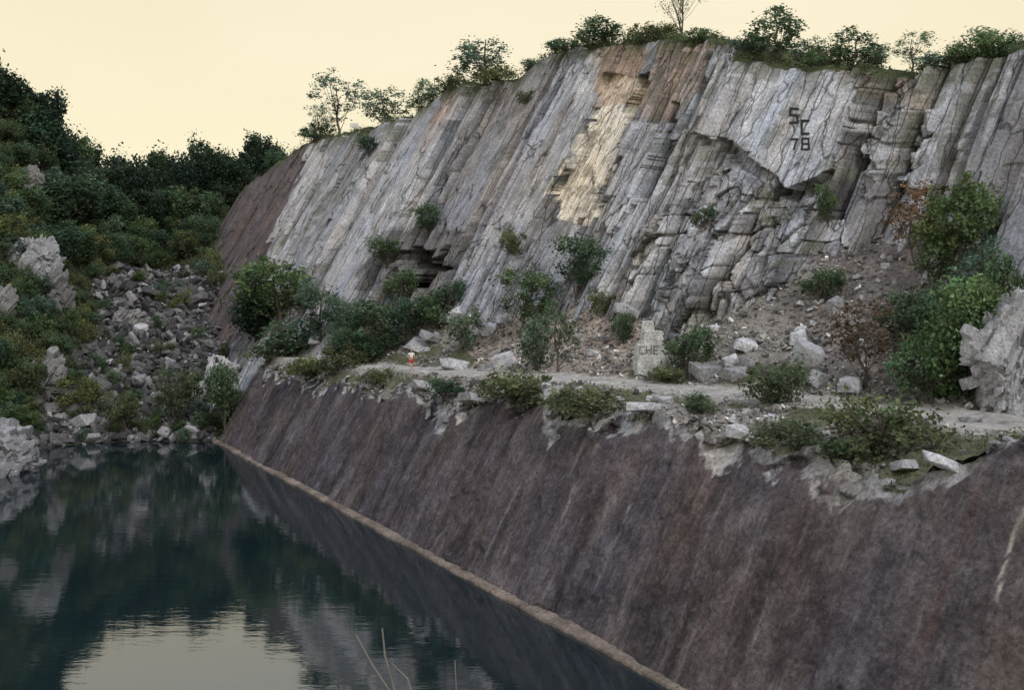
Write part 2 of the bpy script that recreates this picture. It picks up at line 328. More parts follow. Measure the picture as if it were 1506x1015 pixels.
# ---------------- shelf with path ----------------
ts=np.arange(-9,122,.25)
vt=np.interp(ts,tw,vtw)-.35; qe=wbh(ts)+vt*.5+.25; ze=vt*.866
qp=np.interp(ts,[-9,0,20,34.7,56,67.7,88.7,110,122],[9,7,8,8.8,10.6,12.4,15.1,17,18]); zp=np.interp(ts,[-9,0,34.7,56,89,122],[9,9.6,10.2,11,11,11.5])
pw=np.interp(ts,[0,60,75,90,122],[1.2,1.4,2.0,2.6,2.6])
zb=np.interp(ts,[-9,-6,20,37,46,54.5,61,65.5,71,74,83,100,122],[12,12.6,13.6,14.8,16.2,14.4,15.0,19.8,21,17.5,15.5,13.5,13]); qb=np.maximum(cbh(ts)+zb/1.732,qp+3)
nq=150; SH=np.zeros((len(ts),nq,3)); QQ=np.zeros((len(ts),nq)); 
ql=np.linspace(0,1,nq)
for i in range(len(ts)):
    e=qb[i]+5; q=qe[i]+(e-qe[i])*ql; p=max(qp[i],qe[i]+2); w_=pw[i]
    z=np.interp(q,[qe[i],qe[i]+.4,p-w_,p+w_,p+w_+1,(p+w_+qb[i])/2+1,qb[i],e],[ze[i],ze[i]+.3,zp[i],zp[i]+.05,zp[i]+.3,zp[i]*.55+zb[i]*.45,zb[i],zb[i]+2.6])
    SH[i]=C0+ts[i]*S+q[:,None]*NH; SH[i,:,2]=z; QQ[i]=q-p
Tg=np.repeat(ts[:,None],nq,1); Qn=SH@NH
offp=np.clip((np.abs(QQ)-pw[:,None])/1.0,0,1)
SH[...,2]+=offp*((fbm(Tg*.35,Qn*.35,131,4)-.5)*1.3+(fbm(Tg*1.6,Qn*1.6,132,4)-.5)*.5)+(1-offp)*(fbm(Tg*2,Qn*2,134)-.5)*.08
spx,srow=proj(np.where(SH[...,1:2]>3,SH,[0,1e3,0]))
sw=(fbm(Tg*.5,Qn*.5,136)-.5)*50
ch=inpoly(spx+sw,srow+sw*.5,[(1240,340),(1345,340),(1400,560),(1330,580),(1150,570),(1165,480)]); ta=inpoly(spx+sw,srow+sw*.5,[(800,430),(960,440),(950,530),(900,558),(700,548),(680,490)])
gn=fbm(Tg*.3,Qn*.3,133,5); gm=np.clip((gn-.44)*7,0,1)*offp*np.where(ch|ta,.1,1)*np.where((QQ>5)&(Tg>25),.25,1)
gcol=np.array([.29,.265,.25])*(.7+.6*fbm(Tg*1.1,Qn*1.1,135)[...,None])
gcol=gcol*(1-gm[...,None]*.85)+np.array([.12,.125,.07])*.85*gm[...,None]
gcol=np.where(ch[...,None],np.array([.25,.22,.21])*(.6+.8*gn[...,None]),gcol)
gcol=np.where(ta[...,None],np.array([.40,.33,.28])*(.7+.6*gn[...,None]),gcol)
pa=np.clip(1-offp+0,0,1)*(.75+.25*vn(Tg*.8,Qn,139)); pa=pa*(fbm(Tg*.9,Qn*.9,138)>.27)
gcol=gcol*(1-pa[...,None])+np.array([.52,.49,.47])*pa[...,None]
shelf=link('shelf_ground',mesh_np('shelf_ground',SH,grid_faces(len(ts),nq),gcol),M_ground,kind='structure',label='rubble shelf with a pale gravel path above the dark wall',category='ground')
# ---------------- far hillside ----------------
prof={-700:[(40,-1),(60,16),(90,34),(130,46),(300,50)],-300:[(78,-1),(90,12),(110,28),(132,44),(300,50)],-80:[(100,-1),(108,10),(122,24),(138,38),(165,45),(320,47)],
0:[(104,-2),(113,1),(118,8),(125,17),(135,28),(146,38),(170,41),(320,42)],60:[(104,-2),(114,1),(120,7),(128,15),(138,25),(150,33),(170,36),(320,38)],
120:[(106,-2),(115,0),(122,5),(133,14),(146,24),(160,29),(320,33)],200:[(108,-2),(116,0),(123,3),(136,10.5),(150,18),(170,28),(320,32)],
300:[(110,-2),(116,0),(123,3.5),(138,11),(155,19),(182,31),(320,36)],400:[(112,-2),(116,0),(125,6),(145,14),(160,22),(192,34),(320,38)],640:[(112,-2),(116,0),(125,6),(145,14),(160,22),(192,34),(320,38)]}
hp=np.arange(-700,641,4.); hd=np.concatenate([np.arange(40,100,1.5),np.arange(100,200,.45),np.arange(200,320,3)])
ks=sorted(prof); tab=np.stack([np.interp(hd,[a for a,_ in prof[k]],[b for _,b in prof[k]],left=-2) for k in ks])
Hz=np.stack([[np.interp(p,ks,tab[:,j]) for j in range(len(hd))] for p in hp])
HX=((hp-CX)/F)[:,None]*hd[None,:]; HY=np.repeat(hd[None,:],len(hp),0)
amp=np.clip(Hz/4,0,1); Hz=Hz+amp*((fbm(HX*.09,HY*.09,141,4)-.5)*7+(fbm(HX*.5,HY*.5,142,4)-.5)*2.2)+(vn(HX*.8,HY*.8,144)-.5)*.5
H=np.stack([HX,HY,Hz],-1); hx,hr=proj(H)
SCR=[(145,400),(235,395),(325,430),(335,520),(310,655),(50,655),(45,590),(100,535),(150,470)]
sc=inpoly(hx+(fbm(HX*.2,HY*.2,145)-.5)*90,hr+(fbm(HX*.2,HY*.2,146)-.5)*80,SCR)&(HY<160)
hc=np.where(sc[...,None],np.array([.07,.068,.066])*(.4+1.1*fbm(HX,HY,147)[...,None]),np.array([.055,.07,.035])*(.6+.8*fbm(HX*.5,HY*.5,148)[...,None]))
hill=link('far_hillside',mesh_np('far_hillside',H,grid_faces(len(hp),len(hd)),hc),M_ground,kind='structure',label='steep overgrown hillside at the far left end of the water',category='hillside')
# ---------------- water ----------------
m,nt,b=nodes('water'); geo=N(nt,'ShaderNodeNewGeometry').outputs['Position']
b.inputs['Base Color'].default_value=(.008,.018,.023,1); b.inputs['Roughness'].default_value=.03; b.inputs['IOR'].default_value=2.4
w1=noise(nt,geo,1.0,3,.5,(.4,1.3,1)); w2=noise(nt,geo,1.0,2,.5,(2.4,5.0,1))
ad=N(nt,'ShaderNodeMath',operation='MULTIPLY_ADD'); nt.links.new(w2,ad.inputs[0]); ad.inputs[1].default_value=.25; nt.links.new(w1,ad.inputs[2])
bu=N(nt,'ShaderNodeBump'); bu.inputs['Strength'].default_value=.13; bu.inputs['Distance'].default_value=.05; nt.links.new(ad.outputs[0],bu.inputs['Height']); nt.links.new(bu.outputs[0],b.inputs['Normal'])
wv=[(-400,-60,0),(400,-60,0),(400,700,0),(-400,700,0)]
link('quarry_water',mesh_np('quarry_water',wv,[[0,1,2,3]]),m,kind='structure',label='dark still blue green water filling the quarry',category='water')
bx=np.arange(-45,46,1.); by=np.arange(-40,26,.8); BX,BY=np.meshgrid(bx,by,indexing='ij')
BZ=np.interp(BY,[-40,0,4,9,16,25],[15.2,15.0,13.2,10.4,5,-2])+(fbm(BX*.3,BY*.3,151)-.5)*1.0-.004*BX**2
link('near_bank',mesh_np('near_bank',np.stack([BX,BY,BZ],-1),grid_faces(len(bx),len(by)),np.broadcast_to(np.array([.1,.1,.06]),BX.shape+(3,))),M_ground,kind='structure',label='rough bank in front of the water',category='ground')
# ---------------- ray placing ----------------
bpy.context.view_layer.update(); dg=bpy.context.evaluated_depsgraph_get()
def hit(px_,row_,full=False):
    d=Vector(at(px_,row_,1.0)-np.array([0,0,CZ])).normalized()
    o=Vector((0,0,CZ))+d*28
    r=scene.ray_cast(dg,o,d)
    if not r[0]: return None
    return (r[1],r[2],r[4]) if full else r[1]
def down(x,y):
    r=scene.ray_cast(dg,Vector((x,y,90)),Vector((0,0,-1))); return r[1] if r[0] else None
# ---------------- foliage ----------------
def leafquads(Pp,size,colr,flat=.3,aspect=.6):
    n=len(Pp); a=rng.normal(size=(n,3)); a[:,2]*=.8; a/=np.linalg.norm(a,axis=1)[:,None]
    b_=rng.normal(size=(n,3)); b_-=a*(a*b_).sum(1)[:,None]; b_/=np.linalg.norm(b_,axis=1)[:,None]
    a=a*size[:,None]*.5; b_=b_*size[:,None]*.5*aspect
    V=np.stack([Pp-a,Pp-b_*1.0+a*.1,Pp+a,Pp+b_+a*.1],1).reshape(-1,3)
    return V,np.arange(4*n).reshape(n,4),np.repeat(colr,4,0)
def crown(seed,rx,rz,zc,nclump,per,leaf,loose=.24,conic=0):
    r=np.random.default_rng(seed); cs=[]; lob=r.normal(size=(6,3)); lob/=np.linalg.norm(lob,axis=1)[:,None]; ll=r.uniform(.3,.6,6)
    while len(cs)<nclump:
        p=r.uniform(-1,1,3); l=np.linalg.norm(p)
        if l>1 or l<.2: continue
        lim=.5+(np.clip(lob@(p/l),0,1)**3*ll).max()
        if l>lim or r.random()>.4+.6*l: continue
        if conic and math.hypot(p[0],p[1])>(1-(p[2]+1)/2)*.9+.15: continue
        p=p*np.array([rx,rx,rz])*r.uniform(.85,1.2); cs.append(p)
    cs=np.array(cs); pts=[];co=[]
    for c in cs:
        cr=rx*loose*r.uniform(.4,1.4); q=r.normal(size=(per,3)); q*=cr*.5; q[:,2]*=1.05
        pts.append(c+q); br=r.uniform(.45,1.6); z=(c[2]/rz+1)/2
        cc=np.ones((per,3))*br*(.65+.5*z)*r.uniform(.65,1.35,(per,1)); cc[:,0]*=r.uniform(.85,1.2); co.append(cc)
    Pp=np.concatenate(pts); co=np.concatenate(co); Pp[:,2]+=zc; k=Pp[:,2]>.02; Pp=Pp[k]; co=co[k]
    sz=leaf*r.uniform(.6,1.4,len(Pp)); return leafquads(Pp,sz,co), cs+np.array([0,0,zc])
def tube(path,rad,ns=6):
    V=[];Fc=[]
    for k,(p,r_) in enumerate(zip(path,rad)):
        d=(path[min(k+1,len(path)-1)]-path[max(k-1,0)]); d=d/np.linalg.norm(d); u=np.cross(d,[.3,1,.2]); u/=np.linalg.norm(u); w=np.cross(d,u)
        for a in range(ns): th=2*math.pi*a/ns; V.append(p+r_*(math.cos(th)*u+math.sin(th)*w))
    for k in range(len(path)-1):
        for a in range(ns): a2=(a+1)%ns; Fc.append([k*ns+a,k*ns+a2,(k+1)*ns+a2,(k+1)*ns+a])
    return V,Fc
def merge(parts):
    V=[];Fc=[]
    for v,f in parts:
        o=len(V); V+=list(v); Fc+=[[i+o for i in q] for q in f]
    return V,Fc
def trunkmesh(name,h,r0,targets,seed,multi=1,mat=None):
    r=np.random.default_rng(seed); parts=[]
    for mI in range(multi):
        bx_=r.normal(size=2)*.12*(multi>1); lean=r.normal(size=2)*.07*h*(1.5 if multi>1 else 1)
        path=[np.array([bx_[0]+lean[0]*s_**1.3+r.normal()*.02*h,bx_[1]+lean[1]*s_**1.3+r.normal()*.02*h,-.35+(h+.35)*s_]) for s_ in np.linspace(0,1,7)]
        parts.append(tube(path,[r0*(1-.85*s_)+.012 for s_ in np.linspace(0,1,7)]))
        tt=targets[r.permutation(len(targets))[:14]]
        for g in tt:
            k=min(5,max(1,int((g[2]*.55)/(h)*6))); a=path[k]; mid_=(a+g)/2+np.array([0,0,-.05*h])
            parts.append(tube([a,mid_,g],[r0*.42*(1-k/8),r0*.25*(1-k/8),.012],5))
    V,Fc=merge(parts); me=mesh_np(name,V,Fc,smooth=True); me.materials.append(mat or M_bark); return me
protos={}
def proto(key,kind,seed,mat,rx,rz,zc,ncl,per,leaf,loose=.24,conic=0,h=None,r0=.1,multi=1,bark=None):
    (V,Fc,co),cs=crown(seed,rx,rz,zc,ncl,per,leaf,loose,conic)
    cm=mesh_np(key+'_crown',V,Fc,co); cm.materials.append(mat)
    tm=trunkmesh(key+'_trunk',h or zc+rz*.5,r0,cs,seed+1,multi,bark)
    Z=np.percentile(V[:,2],99); W=np.percentile(np.abs(V[:,:2]),97)*2
    protos[key]=(kind,cm,tm,Z,W)
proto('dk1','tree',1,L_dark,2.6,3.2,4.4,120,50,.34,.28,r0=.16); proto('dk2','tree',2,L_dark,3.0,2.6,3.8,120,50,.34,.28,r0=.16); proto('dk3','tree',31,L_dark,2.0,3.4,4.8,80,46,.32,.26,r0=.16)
proto('ds1','tree',21,L_deep,2.6,3.0,3.6,110,50,.32,.28,r0=.16)
proto('md1','tree',3,L_mid,2.0,2.9,3.5,105,36,.22,.24,r0=.11); proto('md2','tree',4,L_mid,2.5,2.3,3.2,105,32,.21,.22,r0=.11); proto('md3','tree',33,L_mid,2.2,2.6,3.6,78,32,.21,.22,r0=.1)
proto('ol1','tree',5,L_olive,2.1,2.6,3.3,95,34,.22,.24,r0=.11); proto('bl1','tree',6,L_blue,1.8,2.8,3.4,78,30,.2,.22,r0=.08)
proto('br1','tree',7,L_bright,2.1,2.8,2.9,130,42,.18,.22,1,r0=.09); proto('rd1','tree',8,L_red,2.0,2.3,3.5,76,28,.18,.2,r0=.08)
proto('air1','tree',9,L_blue,2.0,2.4,4.0,56,26,.18,.18,r0=.08); proto('air2','tree',10,L_mid,1.8,2.5,3.9,56,26,.18,.18,r0=.08)
proto('cr1','tree',22,L_blue,2.3,2.3,3.3,78,28,.2,.19,r0=.1); proto('cr2','tree',23,L_mid,1.9,2.6,3.3,78,28,.2,.19,r0=.1)
proto('sm1','shrub',11,L_mid,1.4,1.2,1.1,70,34,.15,.24,r0=.05,multi=4); proto('sm2','shrub',12,L_deep,1.4,1.3,1.2,72,36,.16,.24,r0=.05,multi=4)
proto('so1','shrub',13,L_olive,1.5,1.0,.9,70,36,.15,.23,r0=.05,multi=4); proto('sb1','shrub',14,L_bright,1.4,1.3,1.2,70,38,.15,.24,r0=.05,multi=4)
proto('sl1','shrub',15,L_blue,1.3,1.4,1.3,66,34,.15,.22,r0=.05,multi=4); proto('sg1','shrub',16,L_grass,1.7,.8,.7,70,36,.13,.21,r0=.04,multi=4)
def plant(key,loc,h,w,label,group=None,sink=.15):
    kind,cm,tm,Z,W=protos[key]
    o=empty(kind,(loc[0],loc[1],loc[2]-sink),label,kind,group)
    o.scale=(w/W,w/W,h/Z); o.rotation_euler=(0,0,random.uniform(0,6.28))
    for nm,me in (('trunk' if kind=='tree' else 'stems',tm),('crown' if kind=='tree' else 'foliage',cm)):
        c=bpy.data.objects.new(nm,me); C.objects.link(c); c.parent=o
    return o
def plantpx(key,x,rb,w,h,label,group=None):
    p=hit(x,rb)
    if p is None or p.y>300: return None
    k=p.y/F; return plant(key,p,h*k,w*k*1.08,label,group)
PL=[
('md1',410,492,105,112,'dense dark green tree at the foot of the far left end of the cliff'),
('ds1',378,500,60,80,'dark tree at the left end of the shelf beside the brown slab'),
('bl1',470,505,75,95,'bluish green tree at the cliff foot, just right of the dense dark one'),
('sm1',440,520,90,50,'low green shrub below the trees at the left end of the shelf'),
('md2',548,525,100,84,'round green tree on the shelf left of the person in red shorts'),
('bl1',503,515,50,84,'narrow bluish tree between the two rounder trees on the shelf'),
('sm2',525,535,70,55,'dark shrub in front of the round green tree on the shelf'),
('so1',500,545,80,42,'olive shrub near the wall edge, left of the person'),
('sm2',606,490,60,56,'dark shrub right under the small cave'),
('sm2',662,452,44,42,'dark shrub at the right lip of the cave'),
('sm2',588,440,44,46,'dark shrub at the lower left lip of the cave'),
('sm1',648,482,60,50,'green shrub beside the pale blocks right of the cave'),
('sm2',570,386,50,38,'small dark shrub clinging left of the cave mouth'),
('md3',628,352,50,54,'little tree growing from the rock just above the cave'),
('bl1',680,520,50,68,'slender young tree beside the flat cut block near the person'),
('md3',765,500,88,108,'broad tree in the middle of the rubble slope'),
('sl1',792,545,48,78,'bluish shrub just behind the path, left of the slender tree'),
('air2',822,548,50,108,'slender tree with thin trunk beside the path'),
('md3',845,448,76,105,'tree high on the rubble below the cream rock band'),
('so1',757,372,38,36,'tiny shrub on a ledge left of the cream rock band'),
('so1',892,458,54,32,'low olive shrub on the rubble below the dark gully'),
('sm2',918,505,34,48,'dark shrub just left behind the lettered rock pillar'),
('sm2',1016,545,62,68,'dark shrub mass right of the lettered rock pillar'),
('sm2',1035,332,34,32,'lone dark shrub in a crack low on the middle cliff'),
('sm2',1213,322,30,56,'dark shrub hanging in the crack under the lettered slab'),
('sm2',1212,438,60,46,'dark shrub at the top left of the stony chute'),
('so1',1140,592,88,64,'olive shrub on the far side of the path, right of centre'),
('rd1',1275,575,100,136,'small russet tree beside the path below the stony chute'),
('rd1',1345,395,80,130,'reddish brown tree at the head of the stony chute'),
('md1',1404,425,95,165,'tall green tree against the right hand cliff'),
('md3',1370,445,80,120,'green tree in front of the tall one against the right hand cliff'),
('bl1',1445,470,80,125,'bluish tree between the right hand cliff and the bright pointed tree'),
('sm1',1405,510,90,95,'green shrub between the reddish brown tree and the bright pointed tree'),
('md1',1462,570,76,160,'green tree just left of the pale outcrop at the right'),
('sm2',1345,500,100,80,'dark shrub below the reddish brown tree on the chute'),
('br1',1425,588,105,180,'bright green pointed tree by the path at the right'),
('sb1',1368,590,90,105,'bright green bush left of the pointed tree'),
('sm1',1478,470,60,100,'green bush behind the pale outcrop at the right edge'),
('sm2',657,588,46,34,'small dark shrub on the wall edge right of the person'),
('so1',770,592,105,50,'wide olive shrub on the wall edge near the middle'),
('sg1',880,606,130,42,'spreading yellow green shrub on the wall edge below the lettered pillar'),
('sm1',1032,606,44,32,'small green shrub on the wall edge right of the middle notch'),
('sg1',1150,650,110,36,'low yellowish shrub on the wall edge beside the white stone'),
('so1',1290,670,160,88,'big olive bush on the wall edge at the right'),
('sm2',1235,674,56,32,'dark low shrub hanging over the wall, left of the big olive bush'),
('so1',465,552,70,30,'low shrub on the wall edge at the far end'),
('sm1',398,530,60,34,'small green shrub at the far end of the dark wall'),
('so1',990,560,60,24,'low olive tuft of bush by the path right of the pillar'),
('so1',560,562,50,24,'low olive bush on the wall edge left of the person'),
('sm2',545,225,34,26,'small shrub in the upper slabs near the left crest'),
('so1',775,150,34,20,'small shrub on the smooth slab below the crest'),
]
for a in PL: plantpx(*a)
def crestpt(x,back):
    k=np.argmin(np.abs(toppx-x)+ (tc<-30)*50); p=top[k]+NH*back; z=down(p[0],p[1]); return (p[0],p[1],z.z if z else p[2]),k
CR=[('air1',430,45,55,'airy tree at the left end of the crest',1.5),('air1',482,80,92,'tall airy tree on the crest left of the round leafy one',1.5),('cr1',545,70,60,'leafy tree on the crest between the tall airy tree and the small pale tree',2),
('air2',572,45,52,'thin pale tree behind the left crest',4),('bl1',603,42,50,'small bluish tree on the crest above the smooth slabs',2),('cr1',690,92,68,'wide tree alone on the crest above the smooth slabs',2),('so1',650,50,26,'low shrub below the wide crest tree',1),
('sl1',775,40,20,'small bluish shrub on the crest left of the rounded bush',1),('sm1',820,60,24,'green shrub on the crest just left of the rounded bush',1.2),('sm1',872,78,42,'rounded bush crowning the highest part of the cliff',1.5),('so1',930,60,30,'low olive shrub on the crest left of the bare thin tree',1.5),('so1',955,50,26,'second low olive shrub beside the bare thin tree',1.5),
('sm1',1020,60,30,'green shrub on the crest right of the bare thin tree',1.5),('cr2',1122,85,88,'big leafy tree on the crest above the lettered slab',1.5),('cr1',1165,55,46,'smaller tree leaning beside the big crest tree',2),('cr2',1225,75,60,'pointed tree on the crest right of the lettered slab',2),
('sl1',1262,50,34,'bluish shrub on the crest above the broken blocks',1.5),('air1',1310,62,62,'thin bluish tree on the crest above the stony chute',2.5),('sl1',1350,60,36,'bluish shrub on the right crest',2),('cr1',1385,80,55,'round tree on the crest above the right hand cliff',2.5),('sb1',1430,70,40,'bright shrub on the crest near the right edge',2),('sm1',1475,70,32,'green shrub on the crest at the right edge',2),('so1',1505,60,30,'olive shrub on the crest cut by the right edge of the view',2),('so1',720,60,24,'low shrub on the crest right of the wide tree',1),
('sm1',395,40,26,'green shrub at the top of the dark brown slab',1),('sm1',455,50,30,'green shrub on the crest at the foot of the tall airy tree',1),
('sl1',1090,50,30,'bluish shrub on the crest left of the big leafy tree',1),('sm1',1195,60,40,'green shrub on the crest between the big tree and the pointed tree',1.5),('cr2',1345,50,48,'small tree on the crest between the thin bluish tree and the round tree',4),('cr1',1455,60,44,'small round tree on the crest beyond the bright shrub',4),('sm1',1405,60,32,'green shrub at the foot of the round crest tree',1)]
for key,x,w,h,lab,back in CR:
    p,k=crestpt(x,back); sc_=p[1]/F; plant(key,p,h*sc_*1.02,w*sc_,lab,sink=.2)
p,k=crestpt(990,1.0); r=np.random.default_rng(5)
bt=empty('tree',p,'thin nearly bare tree standing on the crest against the sky','tree')
tgt=np.stack([r.normal(size=26)*1.1,r.normal(size=26)*1.1,r.uniform(2.2,5.2,26)],1)
tm=trunkmesh('bare_trunk',4.6,.09,tgt,6,2); 
c=link('trunk',tm,M_bark,bt)
Pl=np.concatenate([g+r.normal(size=(40,3))*.3 for g in tgt]); V_,F_,c_=leafquads(Pl,np.full(len(Pl),.17),np.ones((len(Pl),3)))
link('crown',mesh_np('sparse_crown',V_,F_,c_),L_deep,bt)
cp=[]
for k in range(len(tc)):
    if toppx[k]<330 or toppx[k]>1560: continue
    n_=int(60*fbm(np.array([tc[k]*.5]),np.array([0.]),161)[0]**2)+2
    b0=top[k]
    for _ in range(n_): cp.append(b0+NH*random.uniform(-.3,2.5)+np.array([random.gauss(0,.15),random.gauss(0,.15),random.uniform(0,.65)]))
cp=np.array(cp); V_,F_,c_=leafquads(cp,rng.uniform(.12,.26,len(cp)),np.ones((len(cp),3))*rng.uniform(.5,1.2,(len(cp),1)))
link('crest_grass',mesh_np('crest_grass',V_,F_,c_),L_grass,kind='stuff',label='tangled grass and weeds along the cliff crest',category='grass')
# ---------------- forest on the far hill ----------------
RS=np.array([(-60,60),(0,105),(30,125),(60,135),(90,190),(150,225),(210,236),(270,214),(330,215),(380,203),(430,212),(480,230)],float)
RD=lambda x: float(np.interp(x,[-80,0,60,120,200,300,400,480],[146,149,154,163,172,184,194,196]))
x=-50
while x<445:
    D=RD(x); X=(x-CX)/F*D; z=down(X,D)
    trow=np.interp(x,RS[:,0],RS[:,1])+random.uniform(-8,26); ztop=CZ+(HR-trow)/F*D
    zz=min(z.z,ztop-5) if z else ztop-8
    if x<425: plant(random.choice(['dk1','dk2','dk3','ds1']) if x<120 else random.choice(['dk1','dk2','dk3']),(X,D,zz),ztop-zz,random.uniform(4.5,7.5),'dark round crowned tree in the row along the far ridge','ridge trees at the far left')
    x+=random.uniform(11,18)
for row_ in np.arange(165,400,16):
    x=-30
    while x<400:
        xx=x+random.uniform(-9,9); rr=row_+random.uniform(-8,8)
        if rr>np.interp(xx,RS[:,0],RS[:,1])+45:
            h_=hit(xx,rr,True)
            if h_ and h_[2] and h_[2].name=='far_hillside':
                p=h_[0]; dark=xx>95 and rr<345
                key=random.choice(['dk1','dk2','dk3','dk2','ds1']) if dark else random.choice(['md1','md2','ol1','ds1','md3','bl1'])  # darker leaf colours in the wood under the ridge
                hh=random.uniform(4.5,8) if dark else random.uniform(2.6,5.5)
                plant(key,p,hh,hh*random.uniform(.7,1.0),'dark tree in the wood below the far ridge' if dark else 'green tree on the steep left slope','trees in the dark far wood' if dark else 'trees on the left slope')
        x+=24
for row_ in np.arange(395,655,14):
    x=-20
    while x<345:
        xx=x+random.uniform(-10,10); rr=row_+random.uniform(-7,7)
        ins=bool(inpoly(np.array([xx]),np.array([rr]),SCR)[0])
        if random.random()<((.32 if rr<540 else .46) if ins else .9):
            h_=hit(xx,rr,True)
            if h_ and h_[2] and h_[2].name=='far_hillside':
                hh=random.uniform(1.2,3.6)*(.75 if ins else 1.05); 
                plant(random.choice(['sm1','so1','sm2','sg1','sm2','sl1','ol1','md1','md3']),h_[0],hh,hh*random.uniform(.75,1.2),'shrub growing on the lower left slope and scree','shrubs on the lower left slope')
        x+=22
for x,rb,w,h in ((255,640,55,100),(185,640,50,65),(330,640,45,110),(120,620,55,65)):
    plantpx('md1' if x==330 else 'ol1',x,rb,w,h,{255:'yellow green tree at the water edge in the middle of the scree',185:'small olive tree at the foot of the scree left of the yellow green one',330:'green tree at the corner where the dark wall meets the far shore',120:'small olive tree low on the scree near the left'}[x])
nu=26000; ux=rng.uniform(-60,420,nu*2); uD=rng.uniform(113,196,nu*2); X=(ux-CX)/F*uD
hxk=np.clip(((ux+700)/4).astype(int),0,len(hp)-1); hdk=np.clip(np.searchsorted(hd,uD),0,len(hd)-1)
Z=H[hxk,hdk,2]; scm=sc[hxk,hdk]; ok=(Z>.5)&((~scm)|(rng.random(nu*2)<.1))
Pp=np.stack([X,uD,Z+rng.uniform(0,.7,nu*2)],1)[ok]; V_,F_,c_=leafquads(Pp,rng.uniform(.2,.5,len(Pp)),np.ones((len(Pp),3))*rng.uniform(.25,.9,(len(Pp),1)))
link('hillside_undergrowth',mesh_np('hillside_undergrowth',V_,F_,c_),L_olive,kind='stuff',label='tangled undergrowth covering the left hillside',category='undergrowth')
ii=rng.integers(0,len(ts),70000); jj=rng.integers(0,nq-5,70000); okg=(gm[ii,jj]>.35)&(SH[ii,jj,1]>20)
Pp=SH[ii,jj][okg]+np.stack([rng.normal(0,.12,okg.sum()),rng.normal(0,.12,okg.sum()),rng.uniform(0,.35,okg.sum())],1)
V_,F_,c_=leafquads(Pp,rng.uniform(.1,.26,len(Pp)),np.ones((len(Pp),3))*rng.uniform(.4,1.2,(len(Pp),1)),aspect=.35)
link('shelf_grass',mesh_np('shelf_grass',V_,F_,c_),L_grass,kind='stuff',label='rough grass and weeds on the shelf beside the path',category='grass')
# ---------------- rocks ----------------
def hullmesh(name,seed,boxy=.75,bev=.03):
    r=np.random.default_rng(seed); b2_=bmesh.new()
    pts=[np.array([sx,sy,sz])*.5*r.uniform(boxy*.7,1.05,3) for sx in(-1,1) for sy in(-1,1) for sz in(-1,1)]+[ (lambda v:v/np.linalg.norm(v)*.55*r.uniform(.7,1.1))(r.normal(size=3)) for _ in range(5)]
    vs=[b2_.verts.new(Vector(p)) for p in pts]
    bmesh.ops.convex_hull(b2_,input=vs)
    dele=[v for v in b2_.verts if not v.link_faces]; bmesh.ops.delete(b2_,geom=dele,context='VERTS')
    bmesh.ops.dissolve_limit(b2_,angle_limit=.12,verts=b2_.verts[:],edges=b2_.edges[:])
    bmesh.ops.bevel(b2_,geom=b2_.edges[:],offset=bev,segments=1,affect='EDGES')
    me=bpy.data.meshes.new(name); b2_.to_mesh(me); b2_.free(); return me
hulls=[hullmesh('boulder',200+k) for k in range(8)]; hullsd=[]
for k in range(8):
    hulls[k].materials.append(M_bould); q=hulls[k].copy(); q.materials.clear(); q.materials.append(M_bould2); hullsd.append(q)
def boulder(x,rb,w,h,label,group=None,dark=False,rot=None,depth=.8,k=None):
    p=hit(x,rb)
    if p is None: return
    s_=p.y/F; k=random.randrange(8) if k is None else k
    o=bpy.data.objects.new('boulder',(hullsd if dark else hulls)[k]); C.objects.link(o)
    o.scale=(w*s_,w*s_*depth,h*s_*1.2); o.rotation_euler=rot or (random.uniform(-.3,.3),random.uniform(-.45,.45),random.uniform(-.7,.7)); o.location=(p.x,p.y,p.z+h*s_*.3)
    o['label']=label; o['category']='boulder'
    if group:o['group']=group
for a in [(669,542,42,17,'flat pale cut block lying by the path near the person'),(716,545,32,12,'low flat stone just left of the tilted wedge block'),(740,540,32,24,'tilted wedge shaped pale block beside the path'),
(672,463,22,13,'pale block at the top of the small pile by the cave shrub'),(658,475,26,14,'pale block in the small pile below its topmost block'),(622,512,50,10,'long tilted pale slab behind the person'),(640,500,40,10,'second long slab lying behind the person'),
(466,505,26,12,'pale block among the shrubs at the left of the shelf'),(718,488,30,16,'brownish grey block on the rubble slope'),(738,476,18,14,'small upright block on the rubble slope'),(873,522,22,9,'small white flat stone on the tan rubble'),
(920,462,36,16,'pale block at the foot of the cliff left above the pillar'),(1097,515,36,18,'pale rounded block on the rubble right of the pillar'),(1190,540,52,42,'large pinkish grey leaning block beside the stony chute'),(1175,505,34,22,'grey slab resting above the large leaning block'),
(1230,460,30,26,'grey block standing at the foot of the lettered crag'),(1250,575,36,22,'white pointed rock by the path next to the russet tree'),(1205,565,30,22,'pale rock by the path left of the white pointed rock'),(1040,552,50,20,'broad pale rock below the dark shrubs'),(1085,555,36,18,'grey rock right of the broad pale rock'),(1075,535,26,14,'small grey rock above the broad pale rock'),
(1138,630,16,24,'white upright stone on the wall edge'),(1085,642,36,18,'angular grey rock on the wall edge left of the white stone'),(1385,684,50,16,'brown grey rock on the rim at the right'),(1330,690,46,16,'low rock on the rim under the big olive bush'),
(815,584,36,16,'grey rock on the wall edge near the wide olive shrub'),(740,580,34,14,'pale rock on the wall edge left of the wide olive shrub'),(625,572,34,12,'pale rock on the wall edge just right of the person'),(545,568,24,10,'small pale rock on the wall edge left of the person'),
(1430,620,34,12,'flat stone at the path side near the right edge'),(955,604,56,12,'long pale ledge rock on the wall edge'),(700,592,50,12,'low pale ledge rock over the wall')]:
    boulder(*a)
